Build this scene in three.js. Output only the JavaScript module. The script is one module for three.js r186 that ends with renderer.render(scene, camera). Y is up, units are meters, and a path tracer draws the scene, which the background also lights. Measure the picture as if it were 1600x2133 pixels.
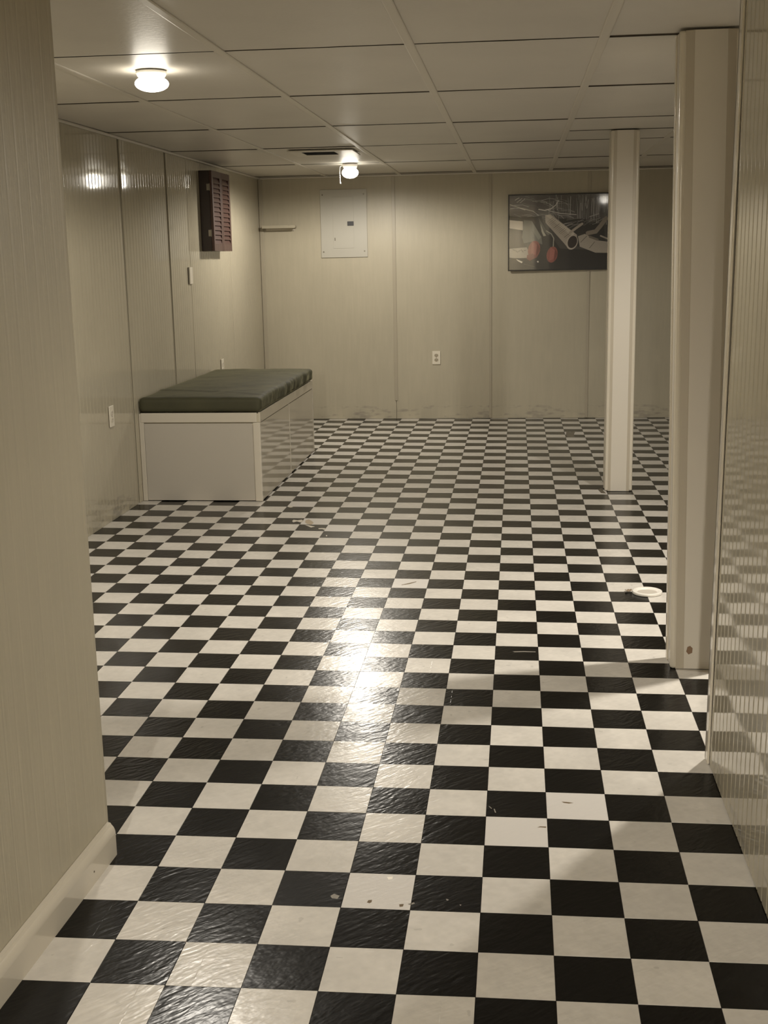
import * as THREE from 'three';
import { RoundedBoxGeometry } from 'three/addons/geometries/RoundedBoxGeometry.js';
import { mergeGeometries, mergeVertices, toCreasedNormals } from 'three/addons/utils/BufferGeometryUtils.js';

// ---------------------------------------------------------------- camera, light, exposure
const scene = new THREE.Scene();
scene.background = new THREE.Color(0x000000);              // a closed basement: no sky is seen
const camera = new THREE.PerspectiveCamera(2 * Math.atan(1066.5 / 2517.9) * 180 / Math.PI, 1600 / 2133, 0.05, 40);
camera.position.set(0.8326, 1.387, 2.0714);
{
  const w = new THREE.Vector3(-0.20876, 0.108586, -0.007072);
  camera.quaternion.setFromAxisAngle(w.clone().normalize(), w.length());
}
scene.add(camera);
const renderer = new THREE.WebGLRenderer({ antialias: true });
renderer.toneMapping = THREE.LinearToneMapping;
renderer.toneMappingExposure = 1.0;
renderer.shadowMap.enabled = true;
const LAMP_COLOR = new THREE.Color().setRGB(1.0, 0.93, 0.82);
// x, z, candela, drop of the globe below the ceiling
const LAMPS = [[-0.485, -2.42, 6.0, 0.070], [-0.388, -7.06, 6.2, 0.102], [2.19, -2.40, 16, 0.070], [0.60, 5.3, 66, 0.070]];

// ---------------------------------------------------------------- helpers
let seed = 20240;
const rnd = () => { seed = (seed * 1664525 + 1013904223) >>> 0; return seed / 4294967296; };
const rr = (a, b) => a + (b - a) * rnd();
const used = new Map();
function numbered(n) { const k = used.get(n) || 0; used.set(n, k + 1); return k ? `${n}_${String(k).padStart(3, '0')}` : n; }
function put(o, name, parent) { o.name = numbered(name); (parent || scene).add(o); return o; }
function obj(name, geo, mat, parent) {
  const g = Array.isArray(geo) ? mergeGeometries(geo.map(x => x.index ? x.toNonIndexed() : x)) : geo;
  const m = new THREE.Mesh(g, mat); m.castShadow = m.receiveShadow = true;
  return put(m, name, parent);
}
function thing(name, label, category, pos = [0, 0, 0], group) {
  const g = put(new THREE.Group(), name); g.position.set(...pos);
  g.userData = { label, category }; if (group) g.userData.group = group;
  return g;
}
function struct(name) { const g = put(new THREE.Group(), name); g.userData.kind = 'structure'; return g; }
function bx(x0, x1, y0, y1, z0, z1, r = 0) {
  const g = r ? new RoundedBoxGeometry(x1 - x0, y1 - y0, z1 - z0, 2, r) : new THREE.BoxGeometry(x1 - x0, y1 - y0, z1 - z0);
  g.translate((x0 + x1) / 2, (y0 + y1) / 2, (z0 + z1) / 2);
  metreUV(g); return g;
}
function metreUV(g) {                                        // box-projected uv in metres
  const p = g.attributes.position, n = g.attributes.normal, uv = new Float32Array(p.count * 2);
  for (let i = 0; i < p.count; i++) {
    const ax = Math.abs(n.getX(i)), ay = Math.abs(n.getY(i)), az = Math.abs(n.getZ(i));
    let u, v;
    if (ay >= ax && ay >= az) { u = p.getX(i); v = p.getZ(i); } else if (ax >= az) { u = p.getZ(i); v = p.getY(i); } else { u = p.getX(i); v = p.getY(i); }
    uv[2 * i] = u; uv[2 * i + 1] = v;
  }
  g.setAttribute('uv', new THREE.BufferAttribute(uv, 2)); return g;
}
// ---- periodic value noise, for textures
function hash(x, y, s) { let h = (x * 374761393 + y * 668265263 + s * 974634777) | 0; h = Math.imul(h ^ (h >>> 13), 1274126177); return ((h ^ (h >>> 16)) >>> 0) / 4294967296; }
function vn(x, y, px, py, s) {
  const xi = Math.floor(x), yi = Math.floor(y), fx = x - xi, fy = y - yi;
  const a = fx * fx * (3 - 2 * fx), b = fy * fy * (3 - 2 * fy), m = (v, p) => ((v % p) + p) % p;
  const h = (i, j) => hash(m(xi + i, px), m(yi + j, py), s);
  return (h(0, 0) * (1 - a) + h(1, 0) * a) * (1 - b) + (h(0, 1) * (1 - a) + h(1, 1) * a) * b;
}
function fbm(x, y, px, py, s, oct = 4) { let v = 0, a = 0.5, t = 0; for (let o = 0; o < oct; o++) { v += a * vn(x, y, px, py, s + o); t += a; a *= 0.5; x *= 2; y *= 2; px *= 2; py *= 2; } return v / t; }
function tex(w, h, fn, srgb, rx = 1, ry = 1) {
  const d = new Uint8Array(w * h * 4);
  for (let j = 0; j < h; j++) for (let i = 0; i < w; i++) {
    const c = fn(i / w, j / h), k = (j * w + i) * 4;
    if (typeof c === 'number') d[k] = d[k + 1] = d[k + 2] = Math.max(0, Math.min(255, c * 255)); else for (let q = 0; q < 3; q++) d[k + q] = Math.max(0, Math.min(255, c[q] * 255));
    d[k + 3] = 255;
  }
  const t = new THREE.DataTexture(d, w, h); t.wrapS = t.wrapT = THREE.RepeatWrapping; t.magFilter = THREE.LinearFilter; t.minFilter = THREE.LinearMipmapLinearFilter; t.generateMipmaps = true;
  if (srgb) t.colorSpace = THREE.SRGBColorSpace;
  t.repeat.set(rx, ry); t.needsUpdate = true; return t;
}
const lin = (r, g, b) => new THREE.Color().setRGB(r, g, b);

// ---------------------------------------------------------------- materials
// embossed slate relief of the vinyl tiles: ridges that run diagonally
const slate = (u, v) => {
  const a = u + v, b = u - v;                                // periodic on the unit square
  const wob = 0.10 * (fbm(u * 5, v * 5, 5, 5, 7, 3) - 0.5);
  const r1 = 1 - Math.abs(2 * fbm(a * 7 + wob * 8, b * 30 + wob * 40, 7 * 2, 30 * 2, 11, 3) - 1);
  const r2 = fbm(a * 22 + wob * 20, b * 74 + wob * 30, 44, 148, 23, 3), f = fbm(u * 90, v * 90, 90, 90, 31, 2);
  return 0.36 * r1 + 0.46 * r2 + 0.18 * f;
};
const slateBump = tex(1024, 1024, slate, false, 1 / 0.9, 1 / 0.9);
const slateRough = tex(512, 512, (u, v) => 0.80 + 0.20 * (fbm(u * 6, v * 6, 6, 6, 41, 4) - 0.3) , false, 1 / 0.9, 1 / 0.9);
const tileTone = tex(512, 512, (u, v) => { const m = 0.93 + 0.10 * (fbm(u * 9, v * 9, 9, 9, 53, 4) - 0.5) + 0.05 * (fbm(u * 60, v * 60, 60, 60, 59, 2) - 0.5), s = fbm(u * 34, v * 34, 34, 34, 61, 2) > 0.9 ? 0.93 : 1; return [m * s, m * s * 0.995, m * s * 0.985]; }, true, 1 / 0.9, 1 / 0.9);
const floorGloss = { roughness: 0.27, specularIntensity: 0.42, roughnessMap: slateRough, bumpMap: slateBump, bumpScale: 0.00105 };
const WHITE = lin(0.74, 0.712, 0.668), BLACK = lin(0.0045, 0.0042, 0.0038);
const tileWhite = new THREE.MeshPhysicalMaterial({ color: WHITE, map: tileTone, ...floorGloss });
const tileBlack = new THREE.MeshPhysicalMaterial({ color: BLACK, map: tileTone, ...floorGloss });
const glue = new THREE.MeshStandardMaterial({ color: lin(0.03, 0.024, 0.018), roughness: 0.9 });

const wallTone = (sd) => tex(512, 1024, (u, v) => {
  const fine = 0.03 * (fbm(u * 100, v * 12, 100, 12, sd, 2) - 0.5), broad = 0.05 * (fbm(u * 5, v * 6, 5, 6, sd + 5, 4) - 0.5);
  let m = 0.955 + fine + broad, g = 0;
  if (v < 0.055) {                                           // scuffs with ragged outlines along the skirting line
    const n = fbm(u * 9, v * 60, 9, 60, sd + 9, 4) + 0.25 * (fbm(u * 60, v * 120, 60, 120, sd + 13, 2) - 0.5);
    if (n > 0.60) g = Math.min(1, (n - 0.60) * 5);
  }
  return [m * (1 - 0.13 * g), m * (1 - 0.13 * g), m * (1 - 0.11 * g)];
}, true, 1 / 1.7, 1 / 2.06);
const wallBump = tex(512, 512, (u, v) => fbm(u * 140, v * 10, 140, 10, 71, 2) * 0.6 + 0.4 * fbm(u * 40, v * 40, 40, 40, 73, 3), false, 1 / 0.6, 1 / 0.6);
const WALL = lin(0.47, 0.425, 0.32);
const toneA = wallTone(101);
const panelGloss = new THREE.MeshStandardMaterial({ color: WALL, map: toneA, roughness: 0.06 });
const panelSatin = new THREE.MeshStandardMaterial({ color: WALL, map: toneA, roughness: 0.42, bumpMap: wallBump, bumpScale: 0.0004 });
const batten = new THREE.MeshStandardMaterial({ color: lin(0.37, 0.33, 0.25), roughness: 0.4 });
const wallBack = new THREE.MeshStandardMaterial({ color: WALL, roughness: 0.6 });
const seamDark = new THREE.MeshStandardMaterial({ color: lin(0.20, 0.16, 0.11), roughness: 0.7 });
const trimPaint = new THREE.MeshStandardMaterial({ color: lin(0.56, 0.515, 0.43), roughness: 0.12 });
const postPanel = new THREE.MeshStandardMaterial({ color: lin(0.56, 0.52, 0.45), roughness: 0.5 });
const ceilBump = tex(512, 512, (u, v) => 0.6 * fbm(u * 60, v * 60, 60, 60, 83, 3) + 0.4 * fbm(u * 12, v * 5, 12, 5, 87, 3), false, 1 / 0.6, 1 / 0.6);
const ceilTone = tex(512, 512, (u, v) => { const m = 0.95 + 0.05 * (fbm(u * 5, v * 5, 5, 5, 91, 4) - 0.5); return [m, m, m]; }, true, 1 / 1.3, 1 / 1.3);
const ceilMat = new THREE.MeshStandardMaterial({ color: lin(0.66, 0.62, 0.55), map: ceilTone, roughness: 0.4, bumpMap: ceilBump, bumpScale: 0.0006 });
const teeMat = new THREE.MeshStandardMaterial({ color: lin(0.57, 0.53, 0.46), roughness: 0.35 });
const jointShade = new THREE.MeshStandardMaterial({ color: lin(0.10, 0.08, 0.06), roughness: 0.9 });  // panel edges coloured dark brown to stand for the shadow in the joints
const plenum = new THREE.MeshStandardMaterial({ color: lin(0.12, 0.10, 0.08), roughness: 0.9 });
const plastic = new THREE.MeshStandardMaterial({ color: lin(0.68, 0.63, 0.52), roughness: 0.35 });
const plasticDark = new THREE.MeshStandardMaterial({ color: lin(0.10, 0.08, 0.055), roughness: 0.6 });

// ---------------------------------------------------------------- room sizes
const H = 2.06, XL = -1.36, ZB = -8.39, XR = 1.366, ZN = 6.4, XE = 4.0, T = 0.1524;
const RIB = 0.05;

// ---------------------------------------------------------------- floor of vinyl squares
// the rows were laid a little out of true; this is how far corner (c, r) strays
function corner(c, r) {
  const u = Math.max(-1.4, Math.min(1.4, (c - 2) / 8)), v = Math.max(-1, Math.min(1.05, (r - 25) / 30));
  const b = [1, u, v, u * u, u * v, v * v, u * u * v, u * v * v, v * v * v];
  const kx = [-0.0014, 0.0062, -0.0031, -0.0053, 0.0149, 0.0011, -0.0244, -0.0066, 0.0031];
  const kz = [0.0002, 0.0393, 0.0227, -0.0041, 0.0514, 0.0141, -0.0151, -0.0225, -0.0244];
  let x = c * T, z = -r * T;
  b.forEach((q, i) => { x += q * kx[i]; z += q * kz[i]; });
  return [x, z];
}
function tileGeo(c, r, local) {
  let q = [corner(c, r), corner(c + 1, r), corner(c + 1, r + 1), corner(c, r + 1)];   // near-left, near-right, far-right, far-left
  q = q.map(([x, z]) => [Math.min(XE - 0.004, Math.max(XL - 0.03, x)), Math.min(ZN, Math.max(ZB - 0.03, z))]);
  const mx = (q[0][0] + q[2][0]) / 2, mz = (q[0][1] + q[2][1]) / 2, s = 1 - 0.0013 / 0.1524;
  const e = q.map(([x, z]) => [mx + (x - mx) * s, mz + (z - mz) * s]), y = e.map(() => rr(-0.0006, 0.0006));
  const ou = rnd(), ov = rnd(), P = [], U = [], I = [];
  const add = (x, yy, z, u, v) => { P.push(x, yy, z); U.push(u, v); return P.length / 3 - 1; };
  const uvOf = (i) => local ? [[0, 0], [1, 0], [1, 1], [0, 1]][i] : [e[i][0] + ou, -e[i][1] + ov];
  const top = e.map((p, i) => add(p[0], y[i], p[1], ...uvOf(i)));
  I.push(top[0], top[1], top[2], top[0], top[2], top[3]);
  for (let i = 0; i < 4; i++) {
    const j = (i + 1) % 4;
    const a = add(e[i][0], y[i], e[i][1], ...uvOf(i)), b = add(e[j][0], y[j], e[j][1], ...uvOf(j));
    const a2 = add(e[i][0], -0.003, e[i][1], ...uvOf(i)), b2 = add(e[j][0], -0.003, e[j][1], ...uvOf(j));
    I.push(a, a2, b2, a, b2, b);
  }
  const g = new THREE.BufferGeometry();
  g.setAttribute('position', new THREE.Float32BufferAttribute(P, 3)); g.setAttribute('uv', new THREE.Float32BufferAttribute(U, 2)); g.setIndex(I); g.computeVertexNormals();
  return { g, mx, mz };
}
// stains, chips and scratches of the worn floor, as outlines on the floor in metres
const MARKS = [["pale",[[-.368,-4.216],[-.366,-4.249],[-.34,-4.236],[-.322,-4.253],[-.304,-4.225],[-.311,-4.181],[-.339,-4.206],[-.356,-4.183]]],["tan",[[-.298,-4.242],[-.283,-4.259],[-.256,-4.21],[-.242,-4.169],[-.25,-4.128],[-.274,-4.144],[-.293,-4.184]]],["pale",[[-.283,-4.123],[-.262,-4.117],[-.22,-4.086],[-.238,-4.06],[-.262,-4.096]]],["pale",[[-.197,-4.042],[-.18,-4.049],[-.154,-4.043],[-.159,-4.004],[-.172,-4.027],[-.19,-4.023]]],["pale",[[-.132,-3.878],[-.13,-3.89],[-.124,-3.879],[-.123,-3.858],[-.127,-3.858]]],["pale",[[-.463,-4.591],[-.453,-4.629],[-.43,-4.587],[-.442,-4.572]]],["grey",[[.427,-.351],[.434,-.361],[.448,-.353],[.445,-.339],[.432,-.341]]],["brown",[[.513,-.34],[.521,-.342],[.521,-.332],[.517,-.327],[.511,-.33]]],["brown",[[.583,-.328],[.593,-.33],[.592,-.319],[.585,-.317]]],["grey",[[.602,-.331],[.614,-.339],[.616,-.333],[.606,-.326]]],["cream",[[.543,-.446],[.557,-.449],[.557,-.437],[.548,-.434]]],["grey",[[.684,-.359],[.69,-.356],[.688,-.351],[.684,-.353]]],["grey",[[.714,-.337],[.719,-.336],[.717,-.331]]],["grey",[[.765,-.825],[.769,-.822],[.775,-.811],[.773,-.809]]],["grey",[[.779,-.809],[.782,-.809],[.786,-.788],[.783,-.787]]],["brown",[[.953,-.863],[.966,-.862],[.984,-.858],[.972,-.853],[.959,-.856]]],["brown",[[.889,-.713],[.896,-.72],[.911,-.72],[.911,-.713],[.897,-.715]]],["brown",[[.342,-2.949],[.37,-2.976],[.403,-3.008],[.404,-2.998],[.378,-2.963],[.346,-2.942]]],["grey",[[.823,-2.073],[.864,-2.079],[.906,-2.076],[.906,-2.069],[.864,-2.07],[.831,-2.065]]],["dust",[[1.233,-7.615],[1.258,-7.547],[1.303,-7.6],[1.278,-7.351],[1.292,-7.255],[1.237,-7.256],[1.219,-7.384]]],["dust",[[1.323,-5.132],[1.348,-5.19],[1.353,-5.095],[1.364,-5.013],[1.334,-5.027]]]];
const MARK_INK = { pale: '#cfc8ba', tan: '#b3a48d', grey: '#8d8880', brown: '#6f5f49', cream: '#f4eee2', dust: '#5d564c' };
function markedMaterial(c, r, white) {
  const q = [corner(c, r), corner(c + 1, r), corner(c + 1, r + 1), corner(c, r + 1)];
  const ax = q[0][0], az = q[0][1], sx = q[1][0] - ax, sz = az - q[3][1], sk = (q[1][1] - az) / sx;
  const inside = MARKS.filter(([, p]) => p.some(([x, z]) => { const u = (x - ax) / sx, v = (az - z + sk * (x - ax)) / sz; return u > 0 && u < 1 && v > 0 && v < 1; }));
  if (!inside.length) return null;
  const cv = document.createElement('canvas'); cv.width = cv.height = 256;
  const k = cv.getContext('2d'), col = white ? WHITE : BLACK;
  k.fillStyle = '#' + col.clone().multiplyScalar(0.86).getHexString(); k.fillRect(0, 0, 256, 256);
  for (const [ink, p] of inside) {
    k.fillStyle = MARK_INK[ink]; k.beginPath();
    p.forEach(([x, z], i) => { const X = (x - ax) / sx * 256, Y = (1 - (az - z + sk * (x - ax)) / sz) * 256; i ? k.lineTo(X, Y) : k.moveTo(X, Y); });
    k.closePath(); k.fill();
  }
  const t = new THREE.CanvasTexture(cv); t.colorSpace = THREE.SRGBColorSpace;
  const lb = slateBump.clone(); lb.repeat.set(T / 0.9, T / 0.9); lb.offset.set(0.37, 0.21); lb.needsUpdate = true;
  return new THREE.MeshPhysicalMaterial({ map: t, roughness: 0.25, specularIntensity: 0.42, bumpMap: lb, bumpScale: 0.00105 });
}
{
  const floor = struct('floor');
  obj('subfloor', bx(XL - 0.14, XE + 0.14, -0.12, -0.003, ZB - 0.14, ZN + 0.14), glue, floor);
  camera.updateMatrixWorld(); camera.updateProjectionMatrix();
  const PM = new THREE.Matrix4().multiplyMatrices(camera.projectionMatrix, camera.matrixWorldInverse), all = [];
  for (let r = -42; r < 56; r++) for (let c = -10; c < 27; c++) {
    const [x0, z0] = corner(c, r), [x1, z1] = corner(c + 1, r + 1);
    if (x1 < XL || x0 > XE || z1 > ZN || z0 < ZB || z1 >= ZN - 0.01) continue;
    if (x1 < -0.2 && z1 > -0.45) continue;                   // under the partition block
    const mx = (x0 + x1) / 2, mz = (z0 + z1) / 2, p = new THREE.Vector3(mx, 0, mz).applyMatrix4(PM);
    const seen = Math.abs(p.x) < 1.06 && Math.abs(p.y) < 1.06 && !(mx > XR + 0.05 && mz > -1.9) && !(mx < -0.15 && mz > -0.5);
    all.push({ c, r, d: seen ? Math.hypot(mx - camera.position.x, mz - camera.position.z) : 99 });
  }
  all.sort((a, b) => a.d - b.d);
  const rest = [[], []];
  all.forEach(({ c, r, d }, i) => {
    const white = (c + r) % 2 !== 0, marked = d < 99 && markedMaterial(c, r, white);
    const { g } = tileGeo(c, r, !!marked);
    if (marked || i < 285) obj('floor_tile', g, marked || (white ? tileWhite : tileBlack), floor);
    else rest[white ? 1 : 0].push(g);
  });
  rest.forEach((l, i) => { const m = obj('floor_tile_field', mergeGeometries(l), i ? tileWhite : tileBlack, floor); m.userData.kind = 'stuff'; });
}

// ---------------------------------------------------------------- walls of ribbed panels
// a panel of width w and height h in its own frame: x along the wall, y up, z out of the wall; narrow rounded grooves every RIB
function panelGeo(w, h, bow, phase, ribbed = true, depth = 0.0012, belly = 0) {
  const S = [], G = 0.010;
  if (ribbed) {
    for (let a = -phase; a < w + RIB; a += RIB) {
      S.push([a + 0.0015, 0], [a + 0.02, 0], [a + RIB - G - 0.0025, 0]);
      const g0 = a + RIB - G - 0.001;
      for (let i = 0; i <= 6; i++) S.push([g0 + G * i / 6, -depth * (0.5 - 0.5 * Math.cos(2 * Math.PI * i / 6))]);
    }
  } else for (let i = 0; i <= 12; i++) S.push([w * i / 12, 0]);
  let s = S.filter(q => q[0] > 0.0005 && q[0] < w - 0.0005).sort((a, b) => a[0] - b[0]);
  s = [[0, -0.002], [0.002, 0], ...s.filter(q => q[0] > 0.003 && q[0] < w - 0.003), [w - 0.002, 0], [w, -0.002]];
  const NY = 14, P = [], U = [], I = [], sd = Math.floor(rnd() * 1e6), off = rnd();
  for (const [x, d] of s) for (let j = 0; j <= NY; j++) {
    const y = h * j / NY, b = bow * 2 * (fbm(x * 2.1, y * 1.6, 64, 64, sd, 2) - 0.5) + belly * (1 - Math.pow(2 * x / w - 1, 2));
    P.push(x, y, d + b); U.push(x + off, y);
  }
  const n = s.length;
  for (let i = 0; i < n - 1; i++) for (let j = 0; j < NY; j++) { const a = i * (NY + 1) + j, b = a + NY + 1; I.push(a, b, b + 1, a, b + 1, a + 1); }
  const g = new THREE.BufferGeometry();
  g.setAttribute('position', new THREE.Float32BufferAttribute(P, 3)); g.setAttribute('uv', new THREE.Float32BufferAttribute(U, 2)); g.setIndex(I); g.computeVertexNormals();
  const edge = bx(0.0005, w - 0.0005, 0, h, -0.011, -0.0045); // body of the panel behind its face
  return mergeGeometries([g.toNonIndexed(), edge.toNonIndexed()]);
}
function panel(parent, w, h, pos, turn, mat, o = {}) {
  const m = obj(o.name || 'wall_panel', panelGeo(w, h, o.bow ?? 0.0015, o.phase ?? 0, o.ribbed ?? true, o.depth, o.belly), mat, parent);
  m.position.set(...pos); m.rotation.y = turn; return m;
}
{ // left wall: faces +x; panel x axis runs along -z
  const wl = struct('wall_left');
  obj('backing', bx(XL - 0.14, XL - 0.014, -0.003, H + 0.1, ZB - 0.14, -0.38), wallBack, wl);
  obj('seam_liner', bx(XL - 0.014, XL - 0.0125, 0, H, ZB, -0.5), seamDark, wl);
  const seams = [-0.5, -1.05, -2.26, -3.47, -4.685, -5.6, -6.083, -7.27, -8.385];
  for (let i = 0; i < seams.length - 1; i++) {
    const gap = i === 3 ? 0.030 : i === 4 ? 0.034 : i === 6 || i === 7 ? 0.003 : 0.009, a = seams[i] - 0.004, w = seams[i] - seams[i + 1] - gap;
    panel(wl, w, H - 0.004, [XL, 0.001, a], Math.PI / 2, i === 7 ? panelSatin : panelGloss, { bow: 0.0010, belly: i === 4 ? 0.0095 : 0 });
  }
}
{ // back wall: faces +z
  const wb = struct('wall_back');
  obj('backing', bx(XL - 0.14, XE + 0.14, -0.003, H + 0.1, ZB - 0.14, ZB - 0.014), wallBack, wb);
  const seams = [XL + 0.004, -0.205, 0.612, 1.43, 2.25, 3.07, XE];
  for (let i = 0; i < seams.length - 1; i++) panel(wb, seams[i + 1] - seams[i] - 0.004, H - 0.004, [seams[i] + 0.002, 0.002, ZB], 0, panelSatin, { bow: 0.0016, ribbed: false });
  const bat = (x, w, y0 = 0.004) => obj('seam_strip', bx(x - w / 2, x + w / 2, y0, H - 0.002, ZB + 0.0005, ZB + 0.004, 0.0015), batten, wb);
  bat(-0.205, 0.030, 0.16); bat(0.612, 0.022); bat(1.43, 0.024); bat(2.25, 0.024);
  obj('corner_strip', bx(XL + 0.002, XL + 0.036, 0.004, H - 0.002, ZB + 0.001, ZB + 0.012, 0.004), batten, wb);
}
{ // far right, rear and outer walls, beyond the frame
  const we = struct('wall_right_far');
  obj('backing', bx(XE, XE + 0.14, -0.003, H + 0.1, ZB - 0.14, ZN + 0.14), wallBack, we);
  for (let z = 0; z < 12; z++) panel(we, 1.2, H - 0.004, [XE - 0.012, 0.002, ZB + 0.02 + z * 1.21], -Math.PI / 2, panelGloss, { ribbed: false });
  const wn = struct('wall_rear');
  obj('backing', bx(-0.4, XE, -0.003, H + 0.1, ZN, ZN + 0.14), wallBack, wn);
}
{ // partition on the left, turned a few degrees out of true
  const wp = struct('wall_partition');
  const t = Math.atan(0.043), L = 7.0;
  wp.position.set(-0.132, 0, -0.515); wp.rotation.y = -t;      // local +z runs towards the camera, local +x into the passage
  obj('backing', bx(-0.13, -0.012, -0.002, H + 0.05, 0.012, L), wallBack, wp);
  let z = 0;
  for (let i = 0; i < 6; i++) { const m = panel(wp, 1.215, H - 0.004, [0, 0.002, z + 1.215], Math.PI / 2, panelSatin, { bow: 0.0008, depth: 0.0003 }); z += 1.219; }
  const end = panel(wp, 1.20, H - 0.004, [-0.001, 0.002, 0.0], Math.PI, panelSatin, { ribbed: false });
  obj('backing', bx(-1.25, -0.012, -0.002, H + 0.05, 0.012, 0.13), wallBack, wp);
  const sh = new THREE.Shape(); sh.moveTo(0, 0); sh.lineTo(0.016, 0); sh.lineTo(0.016, 0.056); sh.quadraticCurveTo(0.015, 0.068, 0.008, 0.074); sh.lineTo(0.005, 0.079); sh.lineTo(0, 0.080);
  const bg = new THREE.ExtrudeGeometry(sh, { depth: L - 0.02, bevelEnabled: true, bevelSize: 0.002, bevelThickness: 0.003, bevelSegments: 2 });
  bg.translate(0.0025, 0.001, 0.012);
  const bb = struct('baseboard_left'); bb.position.copy(wp.position); bb.rotation.copy(wp.rotation);
  obj('board', bg, trimPaint, bb);
  obj('nail_hole', new THREE.CylinderGeometry(0.0022, 0.0022, 0.002, 10).rotateZ(Math.PI / 2).translate(0.0205, 0.030, 0.150), plasticDark, bb);
}
const lean = (g, k, y0 = 0) => { const p = g.attributes.position; for (let i = 0; i < p.count; i++) { const [dx, dz] = k; p.setX(i, p.getX(i) + dx * (p.getY(i) - y0)); p.setZ(i, p.getZ(i) + dz * (p.getY(i) - y0)); } return g; };
{ // wall on the right of the passage; its free end leans a little
  const wr = struct('wall_right');
  obj('backing', lean(bx(XR + 0.012, XR + 0.115, -0.002, H + 0.05, -1.15, ZN), [0, 0.045]), wallBack, wr);
  let z = -1.115;
  for (let i = 0; i < 6; i++) {
    const w = 1.215, m = panel(wr, w, H - 0.004, [0, 0, 0], 0, panelGloss, { bow: 0.0022, phase: 0.02 });
    m.geometry.rotateY(-Math.PI / 2); m.geometry.translate(XR, 0.003, z);
    lean(m.geometry, [0, 0.045]); z += 1.219;
  }
  // corner moulding at the free end: a rounded nose with two flanges
  obj('corner_trim', [lean(bx(XR - 0.006, XR + 0.121, 0.001, H - 0.002, -1.166, -1.150, 0.005), [0, 0.045]),
    lean(bx(XR - 0.006, XR + 0.001, 0.001, H - 0.002, -1.166, -1.122, 0.003), [0, 0.045])], trimPaint, wr);
}
{ // ceiling: panels between plastic strips
  const ce = struct('ceiling');
  obj('backing', bx(XL - 0.14, XE + 0.14, H + 0.03, H + 0.15, ZB - 0.14, ZN + 0.14), plenum, ce);
  const X = [XL + 0.004, -0.77, -0.148, 0.482, 1.108, 1.733, 2.355, 2.977, 3.6, XE - 0.004];
  const Z = [ZN, 5.24, 4.02, 2.8, 1.58, 0.36, -0.86, -2.08, -3.26, -4.49, -5.7, -7.06, -8.23, ZB + 0.004];
  for (let i = 0; i < X.length - 1; i++) {
    const zs = [...Z]; if (i >= 4) zs.splice(10, 0, -5.125);
    for (let j = 0; j < zs.length - 1; j++) {
      const za = zs[j] - 0.003, zb = zs[j + 1] + (i >= 4 && zs[j + 1] === -5.125 ? 0.012 : 0.004), w = X[i + 1] - X[i] - 0.006, d = za - zb;
      if (X[i + 1] < -0.2 && zb > -0.2) continue;
      const g = new THREE.PlaneGeometry(w, d, 6, 8).rotateX(Math.PI / 2), p = g.attributes.position, sg = rr(0.001, 0.004), tl = -rr(0.0004, 0.0028), wob = Math.floor(rnd() * 1e5);
      for (let k = 0; k < p.count; k++) { const u = p.getX(k) / w * 2, v = p.getZ(k) / d * 2; p.setY(k, -sg * (1 - u * u) * (1 - v * v) * 0.5 + tl * v + 0.0016 * (fbm(u * 1.5 + 9, v * 1.5 + 9, 64, 64, wob, 2) - 0.5)); }
      g.computeVertexNormals();
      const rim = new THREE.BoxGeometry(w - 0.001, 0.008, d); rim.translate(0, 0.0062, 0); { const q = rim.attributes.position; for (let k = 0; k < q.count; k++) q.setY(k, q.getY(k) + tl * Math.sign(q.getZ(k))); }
      const uv = g.attributes.uv, ox = rnd(), oz = rnd(); for (let k = 0; k < uv.count; k++) uv.setXY(k, p.getX(k) + ox, p.getZ(k) + oz);
      const m = obj('ceiling_panel', g, ceilMat, ce); obj('panel_edge', rim, jointShade, m); m.position.set((X[i] + X[i + 1]) / 2, H + 0.0035, (za + zb) / 2);
    }
  }
  for (let i = 1; i < X.length - 1; i++) {                     // strips along the room, with a low rounded face
    const sh = new THREE.Shape(); sh.moveTo(-0.016, 0.006); sh.lineTo(-0.016, 0.0005); sh.quadraticCurveTo(-0.015, -0.001, -0.011, -0.0015); sh.lineTo(0.011, -0.0015); sh.quadraticCurveTo(0.015, -0.001, 0.016, 0.0005); sh.lineTo(0.016, 0.006);
    const z1 = i === 1 ? -0.4 : ZN, g = new THREE.ExtrudeGeometry(sh, { depth: z1 - ZB - 0.004, bevelEnabled: false, curveSegments: 4 });
    g.translate(X[i], H, ZB + 0.002); obj('ceiling_strip', g, teeMat, ce);
  }
  obj('edge_strip', bx(XL + 0.001, XL + 0.016, H - 0.012, H + 0.002, ZB + 0.002, -0.52, 0.003), teeMat, ce);
  obj('edge_strip', bx(XL + 0.016, XE, H - 0.010, H + 0.002, ZB + 0.001, ZB + 0.014, 0.003), teeMat, ce);
}

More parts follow.
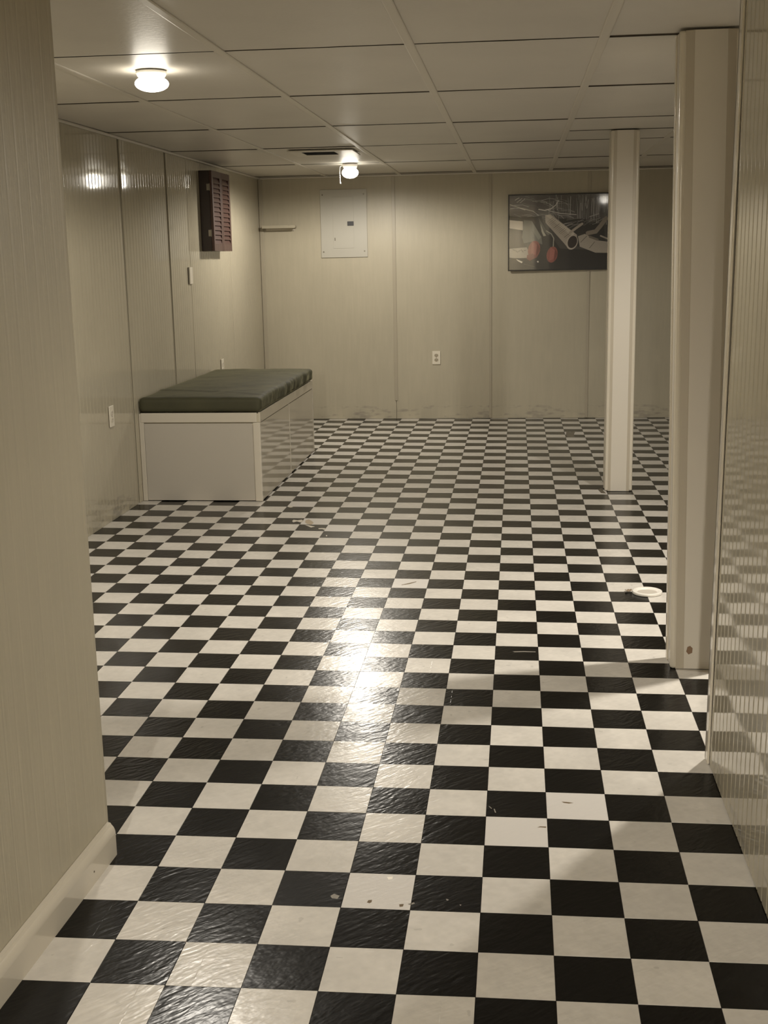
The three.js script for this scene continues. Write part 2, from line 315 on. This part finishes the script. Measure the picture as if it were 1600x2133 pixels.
// ---------------------------------------------------------------- columns
const flangeMat = new THREE.MeshStandardMaterial({ color: lin(0.42, 0.375, 0.30), roughness: 0.3 });
function column(name, label, x0, x1, zf, depth, dx, dz, flange, paint) {
  const t = thing(name, label, 'column', [x0, 0, zf]);
  const w = x1 - x0, L = g => lean(g, [dx, dz]), y0 = 0.001, y1 = H - 0.003;
  obj('core', L(bx(0.012, w - 0.012, y0 + 0.005, y1, -depth + 0.01, -0.012)), wallBack, t);
  obj('front_panel', L(bx(flange - 0.006, w - flange + 0.006, y0 + 0.001, y1, -0.012, -0.0035)), paint, t);
  obj('side_panel', L(bx(0.0045, 0.012, y0 + 0.004, y1, -depth + 0.012, -0.014)), postPanel, t);
  obj('side_panel', L(bx(w - 0.012, w - 0.0045, y0 + 0.004, y1, -depth + 0.012, -0.014)), postPanel, t);
  for (const s of [0, 1]) {                                    // corner mouldings: bullnose and two glossier flanges
    const N = 0.024, m = (p, q) => s ? [w - q, w - p] : [p, q];
    obj('corner_nose', L(bx(...m(0, N), y0, y1, -N, 0.0, 0.0115)), trimPaint, t);
    obj('corner_flange', [L(bx(...m(N - 0.006, flange), y0, y1, -0.008, -0.0030, 0.002)), L(bx(...m(0.0025, 0.0075), y0, y1, -0.044, -N + 0.006, 0.002))], flangeMat, t);
    obj('corner_trim', L(bx(...m(0, 0.006), y0, y1, -depth, -depth + 0.03, 0.002)), trimPaint, t);
  }
  return t;
}
const colNear = column('column', 'cream boxed column nearest the camera, with a brown chip near its foot', 1.355, 1.548, -1.912, 0.125, -0.011, -0.03, 0.047, postPanel);
{
  const sh = new THREE.Shape(); [[-0.010, -0.006], [-0.002, -0.016], [0.010, -0.010], [0.011, 0.006], [0.003, 0.014], [-0.006, 0.010]].forEach(([x, y], i) => i ? sh.lineTo(x, y) : sh.moveTo(x, y));
  const chip = obj('chip', new THREE.ExtrudeGeometry(sh, { depth: 0.0015, bevelEnabled: false }), new THREE.MeshStandardMaterial({ color: lin(0.20, 0.125, 0.075), roughness: 0.8 }), colNear);
  chip.position.set(0.063, 0.068, -0.0058); chip.userData.label = 'brown chipped spot';
}
column('column', 'farther cream boxed column standing free on the floor in front of the picture edge', 1.356, 1.518, -5.08, 0.12, -0.001, 0, 0.036, postPanel);

// ---------------------------------------------------------------- bench and cushion
{
  const X0 = XL + 0.004, X1 = -0.638, Z1 = -4.742, Z0 = -6.60, HB = 0.522;
  const b = thing('storage_bench', 'low cream box bench with a glossy panelled side against the left wall', 'bench', [X0, 0, Z1]);
  const W = X1 - X0, D = Z1 - Z0;
  const faceMat = new THREE.MeshStandardMaterial({ color: lin(0.46, 0.425, 0.365), roughness: 0.4 });
  const shiny = new THREE.MeshStandardMaterial({ color: lin(0.50, 0.455, 0.365), roughness: 0.05 });
  obj('carcass', bx(0.01, W - 0.012, 0.004, HB - 0.006, -D + 0.01, -0.012), wallBack, b);
  obj('end_panel', bx(0.03, W - 0.042, 0.006, HB - 0.062, -0.012, -0.003), faceMat, b);
  obj('top_rail', bx(0.012, W - 0.018, HB - 0.056, HB, -0.014, 0.0, 0.003), trimPaint, b);
  obj('corner_trim', bx(W - 0.042, W + 0.001, 0.002, HB - 0.058, -0.026, 0.002, 0.004), trimPaint, b);
  obj('corner_trim', bx(0.0, 0.028, 0.002, HB - 0.004, -0.016, -0.002, 0.003), trimPaint, b);
  obj('side_panel', bx(W - 0.012, W - 0.002, 0.006, HB - 0.062, -D / 2 + 0.006, -0.03), shiny, b);
  obj('side_panel', bx(W - 0.012, W - 0.002, 0.006, HB - 0.062, -D + 0.02, -D / 2 - 0.006), shiny, b);
  obj('side_rail', bx(W - 0.014, W, HB - 0.058, HB, -D, -0.018, 0.003), shiny, b);
  obj('seam_strip', bx(W - 0.013, W + 0.0005, 0.004, HB - 0.06, -D / 2 - 0.007, -D / 2 + 0.007, 0.002), trimPaint, b);
  obj('corner_trim', bx(W - 0.016, W + 0.001, 0.002, HB - 0.058, -D, -D + 0.022, 0.003), trimPaint, b);
  // cushion: a rounded slab with a loose cover that puckers along its long edge
  const cw = W + 0.008, cd = D - 0.02, ch = 0.088, nx = 44, nz = 96, ny = 10;
  const cg = new RoundedBoxGeometry(1, 1, 1, 2, 0.1);
  const g0 = new THREE.BoxGeometry(cw, ch, cd, nx, ny, nz); g0.deleteAttribute('uv'); g0.deleteAttribute('normal');
  const g = mergeVertices(g0, 1e-5), p = g.attributes.position, R = 0.028;
  for (let i = 0; i < p.count; i++) {
    let x = p.getX(i), y = p.getY(i), z = p.getZ(i);
    const hx = cw / 2 - R, hy = ch / 2 - R, hz = cd / 2 - R, cx = Math.max(-hx, Math.min(hx, x)), cy = Math.max(-hy, Math.min(hy, y)), cz = Math.max(-hz, Math.min(hz, z));
    const d = new THREE.Vector3(x - cx, y - cy, z - cz), l = d.length();
    if (l > 1e-6) { d.multiplyScalar(R / l); x = cx + d.x; y = cy + d.y; z = cz + d.z; }
    const up = Math.max(0, y / (ch / 2));
    const side = Math.max(0, Math.min(1, (x - (cw / 2 - 0.05)) / 0.05));
    y += up * (0.010 * (1 - Math.pow(2 * x / cw, 2)) * (1 - Math.pow(2 * z / cd, 4)) + 0.009 * (fbm(x * 6 + 20, z * 5 + 20, 99, 99, 5, 3) - 0.5));
    y += up * 0.006 * Math.exp(-Math.pow((z - 0.60 - 0.35 * (x + 0.1)) / 0.018, 2)) * (x < 0.05 ? 1 : 0.4);
    x += side * 0.024 * (fbm(z * 15 + y * 9 + 40, y * 10 + 50, 999, 999, 9, 3) - 0.5) * (z < 0.75 ? 1 : 0.4);
    if (y < 0 && z > cd / 2 - 0.04) y += 0.006 * (fbm(x * 8 + 30, 3, 99, 99, 15, 2) - 0.5);
    p.setXYZ(i, x, y, z);
  }
  g.computeVertexNormals(); metreUV(g);
  const weave = tex(256, 256, (u, v) => 0.5 + 0.25 * Math.sin(u * 2 * Math.PI * 40) * Math.sin(v * 2 * Math.PI * 40) + 0.3 * (fbm(u * 30, v * 30, 30, 30, 131, 2) - 0.5), false, 12, 12);
  const tone = tex(256, 256, (u, v) => { const m = 0.92 + 0.22 * (fbm(u * 5, v * 5, 5, 5, 141, 4) - 0.5); return [m, m, m]; }, true, 1.2, 1.2);
  const cloth = new THREE.MeshPhysicalMaterial({ color: lin(0.060, 0.057, 0.027), sheen: 1, sheenColor: lin(0.62, 0.59, 0.34), sheenRoughness: 0.32, map: tone, roughness: 0.75, bumpMap: weave, bumpScale: 0.0004 });
  const c = thing('bench_cushion', 'olive green foam cushion with a puckered edge lying on the bench', 'cushion', [(X0 + X1) / 2 + 0.006, HB + ch / 2 + 0.001, (Z1 + Z0) / 2 + 0.012]);
  const m = obj('cover', g, cloth, c);
}

// ---------------------------------------------------------------- louvred shutter box on the left wall
{
  const wood = new THREE.MeshStandardMaterial({ color: lin(0.12, 0.058, 0.044), roughness: 0.4, map: tex(256, 256, (u, v) => { const m = 0.8 + 0.35 * (fbm(u * 60, v * 4, 60, 4, 151, 3) - 0.5); return [m, m, m]; }, true, 3, 3) });
  const dark = new THREE.MeshStandardMaterial({ color: lin(0.030, 0.018, 0.016), roughness: 0.32 });
  const metal = new THREE.MeshStandardMaterial({ color: lin(0.35, 0.32, 0.27), metalness: 0.8, roughness: 0.4 });
  const Zs = -6.405, y0 = 1.449, y1 = 1.995, D = 0.092, W = 0.53;
  const s = thing('shutter_box', 'dark brown louvred shutter box mounted high on the left wall', 'shutter', [XL + 0.0015, y0, Zs]);
  const hh = y1 - y0;
  obj('side_panel', bx(0, D - 0.02, 0, hh, -0.016, 0, 0.002), dark, s);
  obj('side_panel', bx(0, D - 0.02, 0, hh, -W, -W + 0.016, 0.002), dark, s);
  obj('top_panel', bx(0, D - 0.02, hh - 0.016, hh, -W + 0.016, -0.016), dark, s);
  obj('bottom_panel', bx(0, D - 0.02, 0, 0.016, -W + 0.016, -0.016), dark, s);
  obj('back_panel', bx(0, 0.004, 0.016, hh - 0.016, -W + 0.016, -0.016), dark, s);
  for (const hy of [hh * 0.795, hh * 0.225]) obj('hinge', [bx(D - 0.040, D - 0.017, hy - 0.022, hy + 0.022, -0.001, 0.0025, 0.001), new THREE.CylinderGeometry(0.0035, 0.0035, 0.048, 10).translate(D - 0.019, hy, 0.003)], metal, s);
  for (const k of [0, 1]) {
    const za = k ? -W / 2 - 0.002 : 0.001, zb = k ? -W - 0.001 : -W / 2 + 0.002, st = 0.034;
    const lf = obj('shutter_leaf', [bx(D - 0.019, D, 0, hh, za - st, za, 0.003), bx(D - 0.019, D, 0, hh, zb, zb + st, 0.003), bx(D - 0.018, D - 0.001, 0, 0.05, zb + st, za - st), bx(D - 0.018, D - 0.001, hh - 0.044, hh, zb + st, za - st)], wood, s);
    for (let i = 0; i < 14; i++) { const sl = obj('slat', new RoundedBoxGeometry(0.006, 0.046, za - zb - 2 * st, 2, 0.0025), wood, lf); sl.position.set(D - 0.011, 0.068 + i * (hh - 0.044 - 0.05 - 0.036) / 13 , (za + zb) / 2); sl.rotation.z = 0.40; }
  }
}

// ---------------------------------------------------------------- picture
{
  const pic = thing('framed_picture', 'black framed monochrome picture of birch logs with two red tulips', 'picture', [0.759, 1.25, ZB + 0.024]); pic.rotation.set(THREE.MathUtils.degToRad(0.3), THREE.MathUtils.degToRad(1.1), 0, 'YXZ');
  const W = 0.832, Hh = 0.624;
  const cv = document.createElement('canvas'); cv.width = 1024; cv.height = 768; const k = cv.getContext('2d');
  const X = v => v / 1000 * 1024, Y = v => v / 1000 * 768;     // artwork coordinates in thousandths
  const poly = (fill, pts) => { k.fillStyle = fill; k.beginPath(); pts.forEach(([x, y], i) => i ? k.lineTo(X(x), Y(y)) : k.moveTo(X(x), Y(y))); k.closePath(); k.fill(); };
  const line = (ink, w, pts) => { k.strokeStyle = ink; k.lineWidth = w; k.lineCap = 'round'; k.beginPath(); pts.forEach(([x, y], i) => i ? k.lineTo(X(x), Y(y)) : k.moveTo(X(x), Y(y))); k.stroke(); };
  k.fillStyle = '#3a3734'; k.fillRect(0, 0, 1024, 768);
  poly('#4a4745', [[0, 0], [1000, 0], [1000, 330], [760, 330], [300, 300], [0, 280]]);
  let q = 77; const pr = () => { q = (q * 16807) % 2147483647; return q / 2147483647; };
  for (let i = 0; i < 120; i++) { const x = 400 + pr() * 600, y = pr() * 120, l = 80 + pr() * 260, g = 60 + pr() * 110 | 0; line(`rgb(${g},${g - 2},${g - 4})`, 1 + pr() * 5, [[x, y], [x + (pr() - 0.5) * 24, y + l]]); }
  for (let i = 0; i < 70; i++) { const x = pr() * 520, y = pr() * 300, g = 70 + pr() * 110 | 0, a = (pr() - 0.35) * 0.9; line(`rgb(${g},${g - 2},${g - 5})`, 1 + pr() * 4, [[x, y], [x + 90 * Math.cos(a), y + 90 * Math.sin(a)], [x + 150 * Math.cos(a + 0.2), y + 150 * Math.sin(a + 0.2)]]); }
  line('#b9b6b2', 5, [[60, 60], [100, 30]]); line('#a9a6a2', 5, [[80, 90], [130, 40]]); line('#b0aca8', 4, [[110, 100], [160, 45]]);
  line('#b8b4af', 9, [[300, 190], [360, 205], [420, 190], [470, 140], [500, 80]]); line('#9f9b96', 6, [[10, 120], [120, 170], [240, 210], [300, 270]]); line('#a8a49f', 8, [[400, 210], [520, 250], [680, 270]]);
  poly('#23211f', [[0, 270], [120, 290], [330, 280], [360, 420], [520, 720], [1000, 760], [1000, 1000], [0, 1000]]);
  poly('#2b2927', [[500, 320], [760, 330], [960, 420], [980, 640], [700, 700]]);
  for (let i = 0; i < 26; i++) { const x = 520 + pr() * 380, y = 300 + pr() * 150, g = 60 + pr() * 90 | 0; line(`rgb(${g},${g - 3},${g - 6})`, 2 + pr() * 7, [[x, y], [x + 60 + pr() * 60, y - 60 + pr() * 50]]); }
  poly('#a29a8e', [[0, 325], [140, 345], [140, 465], [0, 435]]);                              // pale block at the left
  poly('#55554f', [[150, 330], [230, 340], [330, 560], [340, 660], [240, 620], [150, 640], [130, 560]]); poly('#6a6a62', [[230, 340], [330, 560], [300, 600], [240, 470]]); // dark leaves
  poly('#4c4c46', [[300, 300], [370, 450], [420, 520], [400, 540], [320, 440]]);
  poly('#8d867c', [[700, 560], [770, 530], [900, 620], [1000, 640], [1000, 790], [880, 785], [720, 700]]); line('#4a443e', 5, [[790, 560], [730, 640]]); line('#4a443e', 5, [[870, 640], [820, 720]]); // boards
  poly('#8f877c', [[365, 270], [420, 255], [690, 540], [690, 640], [590, 700], [560, 650], [370, 370]]);      // the birch log
  poly('#a59d91', [[375, 275], [410, 262], [670, 520], [640, 560]]);
  for (let i = 0; i < 15; i++) { const t = 0.05 + i / 17, x = 370 + 230 * t, y = 300 + 270 * t; line(i % 2 ? '#5c554d' : '#6e675d', 2 + pr() * 4, [[x + 5, y + 50], [x + 40, y + 15], [x + 62, y - 6]]); }
  k.fillStyle = '#9b9388'; k.beginPath(); k.ellipse(X(642), Y(640), X(56), Y(100), 0.35, 0, 7); k.fill();
  k.fillStyle = '#2c2522'; k.beginPath(); k.ellipse(X(645), Y(635), X(46), Y(84), 0.35, 0, 7); k.fill();
  line('#8d857a', 26, [[620, 510], [680, 450], [740, 395]]); line('#756d63', 44, [[800, 520], [880, 500], [930, 420], [980, 330]]); line('#8a8278', 16, [[930, 560], [1000, 600]]); line('#60594f', 22, [[820, 570], [900, 610]]);
  poly('#8c867b', [[0, 710], [180, 695], [210, 770], [190, 840], [60, 840], [0, 830]]); for (let i = 0; i < 5; i++) line('#3c3732', 5, [[40 + i * 28, 725 + (i % 3) * 12], [60 + i * 28, 735 + (i % 2) * 25]]); // lower log
  poly('#b9b3a6', [[70, 850], [140, 890], [130, 910], [90, 880]]); poly('#c2bcb0', [[285, 885], [300, 880], [305, 900], [292, 905]]); line('#55504a', 4, [[150, 920], [260, 960]]);
  line('#8b887c', 9, [[380, 480], [430, 520], [455, 580], [450, 700]]); poly('#8f8c80', [[320, 380], [350, 480], [378, 545], [350, 550], [330, 490]]);      // stems
  const tulip = (x, y, s) => { k.fillStyle = '#75423a'; k.beginPath(); k.ellipse(X(x), Y(y), X(58 * s), Y(115 * s), 0.2, 0, 7); k.fill(); poly('#85524a', [[x - 20 * s, y - 110 * s], [x + 30 * s, y - 60 * s], [x + 15 * s, y + 60 * s], [x - 30 * s, y + 90 * s]]); poly('#5c342e', [[x + 30 * s, y - 90 * s], [x + 60 * s, y - 10 * s], [x + 20 * s, y + 100 * s]]); };
  tulip(255, 730, 1.05); poly('#683c35', [[185, 800], [240, 780], [290, 830], [210, 880], [180, 850]]); tulip(440, 800, 0.95);
  const im = k.getImageData(0, 0, 1024, 768); for (let i = 0; i < im.data.length; i += 4) { const n = (pr() - 0.5) * 22; for (let c = 0; c < 3; c++) im.data[i + c] = Math.max(0, Math.min(255, im.data[i + c] * 1.08 + n + 6)); } k.putImageData(im, 0, 0);
  const art = new THREE.CanvasTexture(cv); art.colorSpace = THREE.SRGBColorSpace;
  const black = new THREE.MeshStandardMaterial({ color: lin(0.012, 0.011, 0.010), roughness: 0.35 });
  const f = 0.009;
  for (const [a, b, c, d] of [[0, W, 0, f], [0, W, Hh - f, Hh], [0, f, f, Hh - f], [W - f, W, f, Hh - f]]) obj('frame', bx(a, b, c, d, 0, 0.016, 0.002), black, pic);
  obj('backing_board', bx(f, W - f, f, Hh - f, 0, 0.008), black, pic);
  const sheet = new THREE.PlaneGeometry(W - 2 * f, Hh - 2 * f); sheet.translate(W / 2, Hh / 2, 0.0095);
  const pr2 = obj('print', sheet, new THREE.MeshPhysicalMaterial({ map: art, roughness: 0.5, clearcoat: 1, clearcoatRoughness: 0.04 }), pic);
  pr2.userData.label = 'monochrome print with red tulips behind glossy glazing';
}

// ---------------------------------------------------------------- electrical panel, outlets, latch, ledge
{
  const grey = new THREE.MeshStandardMaterial({ color: lin(0.43, 0.41, 0.35), roughness: 0.45 });
  const e = thing('electrical_panel', 'flush grey breaker panel with a small black latch on the back wall', 'fuse box', [-0.828, 1.389, ZB + 0.005]);
  obj('cover_plate', bx(0, 0.398, 0, 0.562, 0, 0.006, 0.002), grey, e);
  const d = obj('door', bx(0.106, 0.284, 0.076, 0.500, 0.0055, 0.0085, 0.001), grey, e);
  obj('door_latch', bx(0.230, 0.284, 0.262, 0.298, 0.0084, 0.013, 0.002), new THREE.MeshStandardMaterial({ color: lin(0.02, 0.02, 0.022), roughness: 0.4 }), d);
  obj('finger_pull', bx(0.118, 0.124, 0.14, 0.165, 0.0084, 0.010, 0.001), plasticDark, d);
  for (const [x, y] of [[0.020, 0.048], [0.372, 0.050], [0.020, 0.520], [0.372, 0.520]]) obj('screw', new THREE.CylinderGeometry(0.006, 0.007, 0.004, 12).rotateX(Math.PI / 2).translate(x, y, 0.007), new THREE.MeshStandardMaterial({ color: lin(0.22, 0.2, 0.16), metalness: 0.7, roughness: 0.4 }), e);
}
function outlet(label, pos, turn, face = lin(0.38, 0.33, 0.24)) {
  const o = thing('wall_outlet', label, 'outlet', pos); o.rotation.y = turn;
  obj('cover_plate', bx(-0.035, 0.035, -0.057, 0.057, 0, 0.006, 0.0025), plastic, o);
  for (const y of [0.0195, -0.0195]) {
    const s = new THREE.Shape(); s.absellipse(0, 0, 0.0175, 0.0145, 0, Math.PI * 2);
    const f = obj('socket', new THREE.ExtrudeGeometry(s, { depth: 0.0025, bevelEnabled: false, curveSegments: 20 }).translate(0, y, 0.0055), new THREE.MeshStandardMaterial({ color: face, roughness: 0.5 }), o);
    obj('slots', [bx(-0.008, -0.0055, y - 0.002, y + 0.007, 0.0078, 0.0083), bx(0.0055, 0.008, y - 0.002, y + 0.007, 0.0078, 0.0083), new THREE.CylinderGeometry(0.003, 0.003, 0.0005, 10).rotateX(Math.PI / 2).translate(0, y - 0.008, 0.008)], plasticDark, f);
  }
  obj('screw', new THREE.CylinderGeometry(0.003, 0.003, 0.002, 10).rotateX(Math.PI / 2).translate(0, 0, 0.0065), plasticDark, o);
}
outlet('double outlet plate low on the back wall, below and left of the picture', [0.147, 0.529, ZB + 0.003], 0);
outlet('outlet plate on the left wall in front of the bench', [XL + 0.0025, 0.566, -4.27], Math.PI / 2, lin(0.60, 0.55, 0.45));
outlet('outlet plate on the left wall just above the green cushion', [XL + 0.0025, 0.605, -6.83], Math.PI / 2, lin(0.60, 0.55, 0.45));
{
  const l = thing('door_latch', 'small cream latch block on the left wall seam beside the shutter box', 'latch', [XL + 0.001, 1.231, -6.008]);
  obj('latch_block', bx(0, 0.012, 0, 0.112, -0.075, 0, 0.003), plastic, l);
  obj('latch_edge', bx(0.0, 0.004, -0.002, 0.112, -0.002, 0.004, 0.001), plasticDark, l);
}
{
  const s = thing('wall_ledge', 'thin cream ledge in the far left corner of the back wall', 'shelf', [XL + 0.040, 1.634, ZB + 0.008]);
  obj('board', bx(0, 0.285, 0.010, 0.028, 0, 0.085, 0.004), panelSatin, s);
  obj('lip', bx(0, 0.285, 0.006, 0.032, 0.0845, 0.0925, 0.003), panelSatin, s);
  obj('cleat', bx(0.02, 0.265, -0.012, 0.011, 0, 0.014, 0.003), trimPaint, s);
}

// ---------------------------------------------------------------- lamps and ceiling vent
function lamp([x, z, cd, drop], label, chain) {
  const l = thing('ceiling_lamp', label, 'ceiling lamp', [x, H - 0.002, z]);
  const por = new THREE.MeshStandardMaterial({ color: lin(0.82, 0.8, 0.74), roughness: 0.25 });
  const neck = drop * 0.30;
  obj('lampholder', new THREE.LatheGeometry([[0, -neck], [0.044, -neck], [0.050, -neck * 0.8], [0.054, -neck * 0.4], [0.056, -0.003], [0.055, 0], [0, 0]].map(p => new THREE.Vector2(...p)), 40), por, l);
  const gl = new THREE.MeshStandardMaterial({ color: lin(0.9, 0.88, 0.82), roughness: 0.3, emissive: lin(1.0, 0.93, 0.80), emissiveIntensity: 11 });
  const hg = (drop - neck) * 0.5, cy = -neck - hg * 0.86, ry = drop + cy, prof = [];
  for (let i = 0; i <= 22; i++) { const a = -Math.PI / 2 + i / 22 * (Math.PI / 2 + 0.80); prof.push(new THREE.Vector2(Math.max(0.0001, 0.061 * Math.cos(a)), cy + ry * Math.sin(a))); }
  prof.push(new THREE.Vector2(0.0001, -neck + 0.0005));
  obj('glass_globe', new THREE.LatheGeometry(prof, 48), gl, l);
  const p = new THREE.SpotLight(LAMP_COLOR, cd, 0, Math.PI * 0.497, 0.22, 2);     // a bulb that throws its light downwards from an opaque holder
  p.position.set(0, cy - ry * 0.3, 0); p.target.position.set(0, -2, 0); l.add(p.target); p.target.name = 'aim';
  p.castShadow = true; p.shadow.radius = 2.5; p.shadow.bias = -0.002; p.shadow.mapSize.set(1024, 1024); p.name = 'bulb'; l.add(p);
  if (chain) {
    const pts = [new THREE.Vector3(-0.052, -0.012, 0.01), new THREE.Vector3(-0.070, -0.016, 0.012), new THREE.Vector3(-0.074, -0.04, 0.012), new THREE.Vector3(-0.074, -0.13, 0.012)];
    obj('pull_chain', [new THREE.TubeGeometry(new THREE.CatmullRomCurve3(pts), 24, 0.0022, 6), new THREE.SphereGeometry(0.006, 12, 10).translate(-0.074, -0.133, 0.012)].map(g => g.toNonIndexed()), por, l);
  }
}
lamp(LAMPS[0], 'glowing ceiling lamp nearest the camera, at the upper left', false);
lamp(LAMPS[1], 'glowing pull-chain ceiling lamp at the back, near the vent', true);
lamp(LAMPS[2], 'glowing ceiling lamp hidden behind the right wall, mirrored in the picture', false);
lamp(LAMPS[3], 'glowing ceiling lamp in the passage behind the camera, out of view', false);
{
  const v = thing('ceiling_vent', 'flat white ceiling register with a dark slot beside the back lamp', 'vent', [-0.40, H - 0.003, -5.99]);
  const vm = new THREE.MeshStandardMaterial({ color: lin(0.62, 0.58, 0.5), roughness: 0.3 });
  for (const [a, b, c, d] of [[-0.22, 0.20, 0.13, 0.20], [-0.22, 0.20, -0.20, -0.10], [-0.22, -0.14, -0.10, 0.13], [0.07, 0.20, -0.10, 0.13]]) obj('frame', bx(a, b, -0.008, 0, c, d, 0.003), vm, v);
  obj('duct', bx(-0.14, 0.07, -0.0015, 0, -0.10, 0.13), new THREE.MeshStandardMaterial({ color: lin(0.02, 0.02, 0.022), roughness: 0.8 }), v);
  const dm = new THREE.MeshStandardMaterial({ color: lin(0.07, 0.07, 0.075), roughness: 0.5 });
  for (let i = 0; i < 7; i++) { const s = obj('louvre', new THREE.BoxGeometry(0.208, 0.0012, 0.020), dm, v); s.position.set(-0.035, -0.0055, -0.085 + i * 0.033); s.rotation.x = 0.35; }
}

// ---------------------------------------------------------------- lid and scrap on the floor
{
  const lm = new THREE.MeshStandardMaterial({ color: lin(0.74, 0.71, 0.65), roughness: 0.4 });
  const l = thing('round_lid', 'small round white lid lying on the floor by the near column', 'lid', [1.377, 0.001, -2.858]);
  obj('rim', new THREE.LatheGeometry([[0.040, 0.004], [0.044, 0.009], [0.056, 0.012], [0.061, 0.010], [0.061, 0.001], [0.058, 0.0], [0.040, 0.001], [0.040, 0.004]].map(p => new THREE.Vector2(...p)), 48), lm, l);
  obj('centre_disc', new THREE.CylinderGeometry(0.0405, 0.0405, 0.004, 48).translate(0, 0.003, 0), new THREE.MeshStandardMaterial({ color: lin(0.50, 0.46, 0.40), roughness: 0.5 }), l);
  const sc = thing('paper_scrap', 'tiny crumpled brown scrap beside the white lid', 'scrap', [1.302, 0.001, -2.878]);
  const pg = new THREE.PlaneGeometry(0.028, 0.024, 6, 5).rotateX(-Math.PI / 2), p = pg.attributes.position;
  for (let i = 0; i < p.count; i++) p.setY(i, 0.001 + 0.011 * fbm(p.getX(i) * 120 + 9, p.getZ(i) * 120 + 9, 99, 99, 3, 2));
  pg.computeVertexNormals(); obj('crumpled_paper', pg, new THREE.MeshStandardMaterial({ color: lin(0.20, 0.15, 0.10), roughness: 0.8, side: THREE.DoubleSide }), sc);
}

renderer.render(scene, camera);
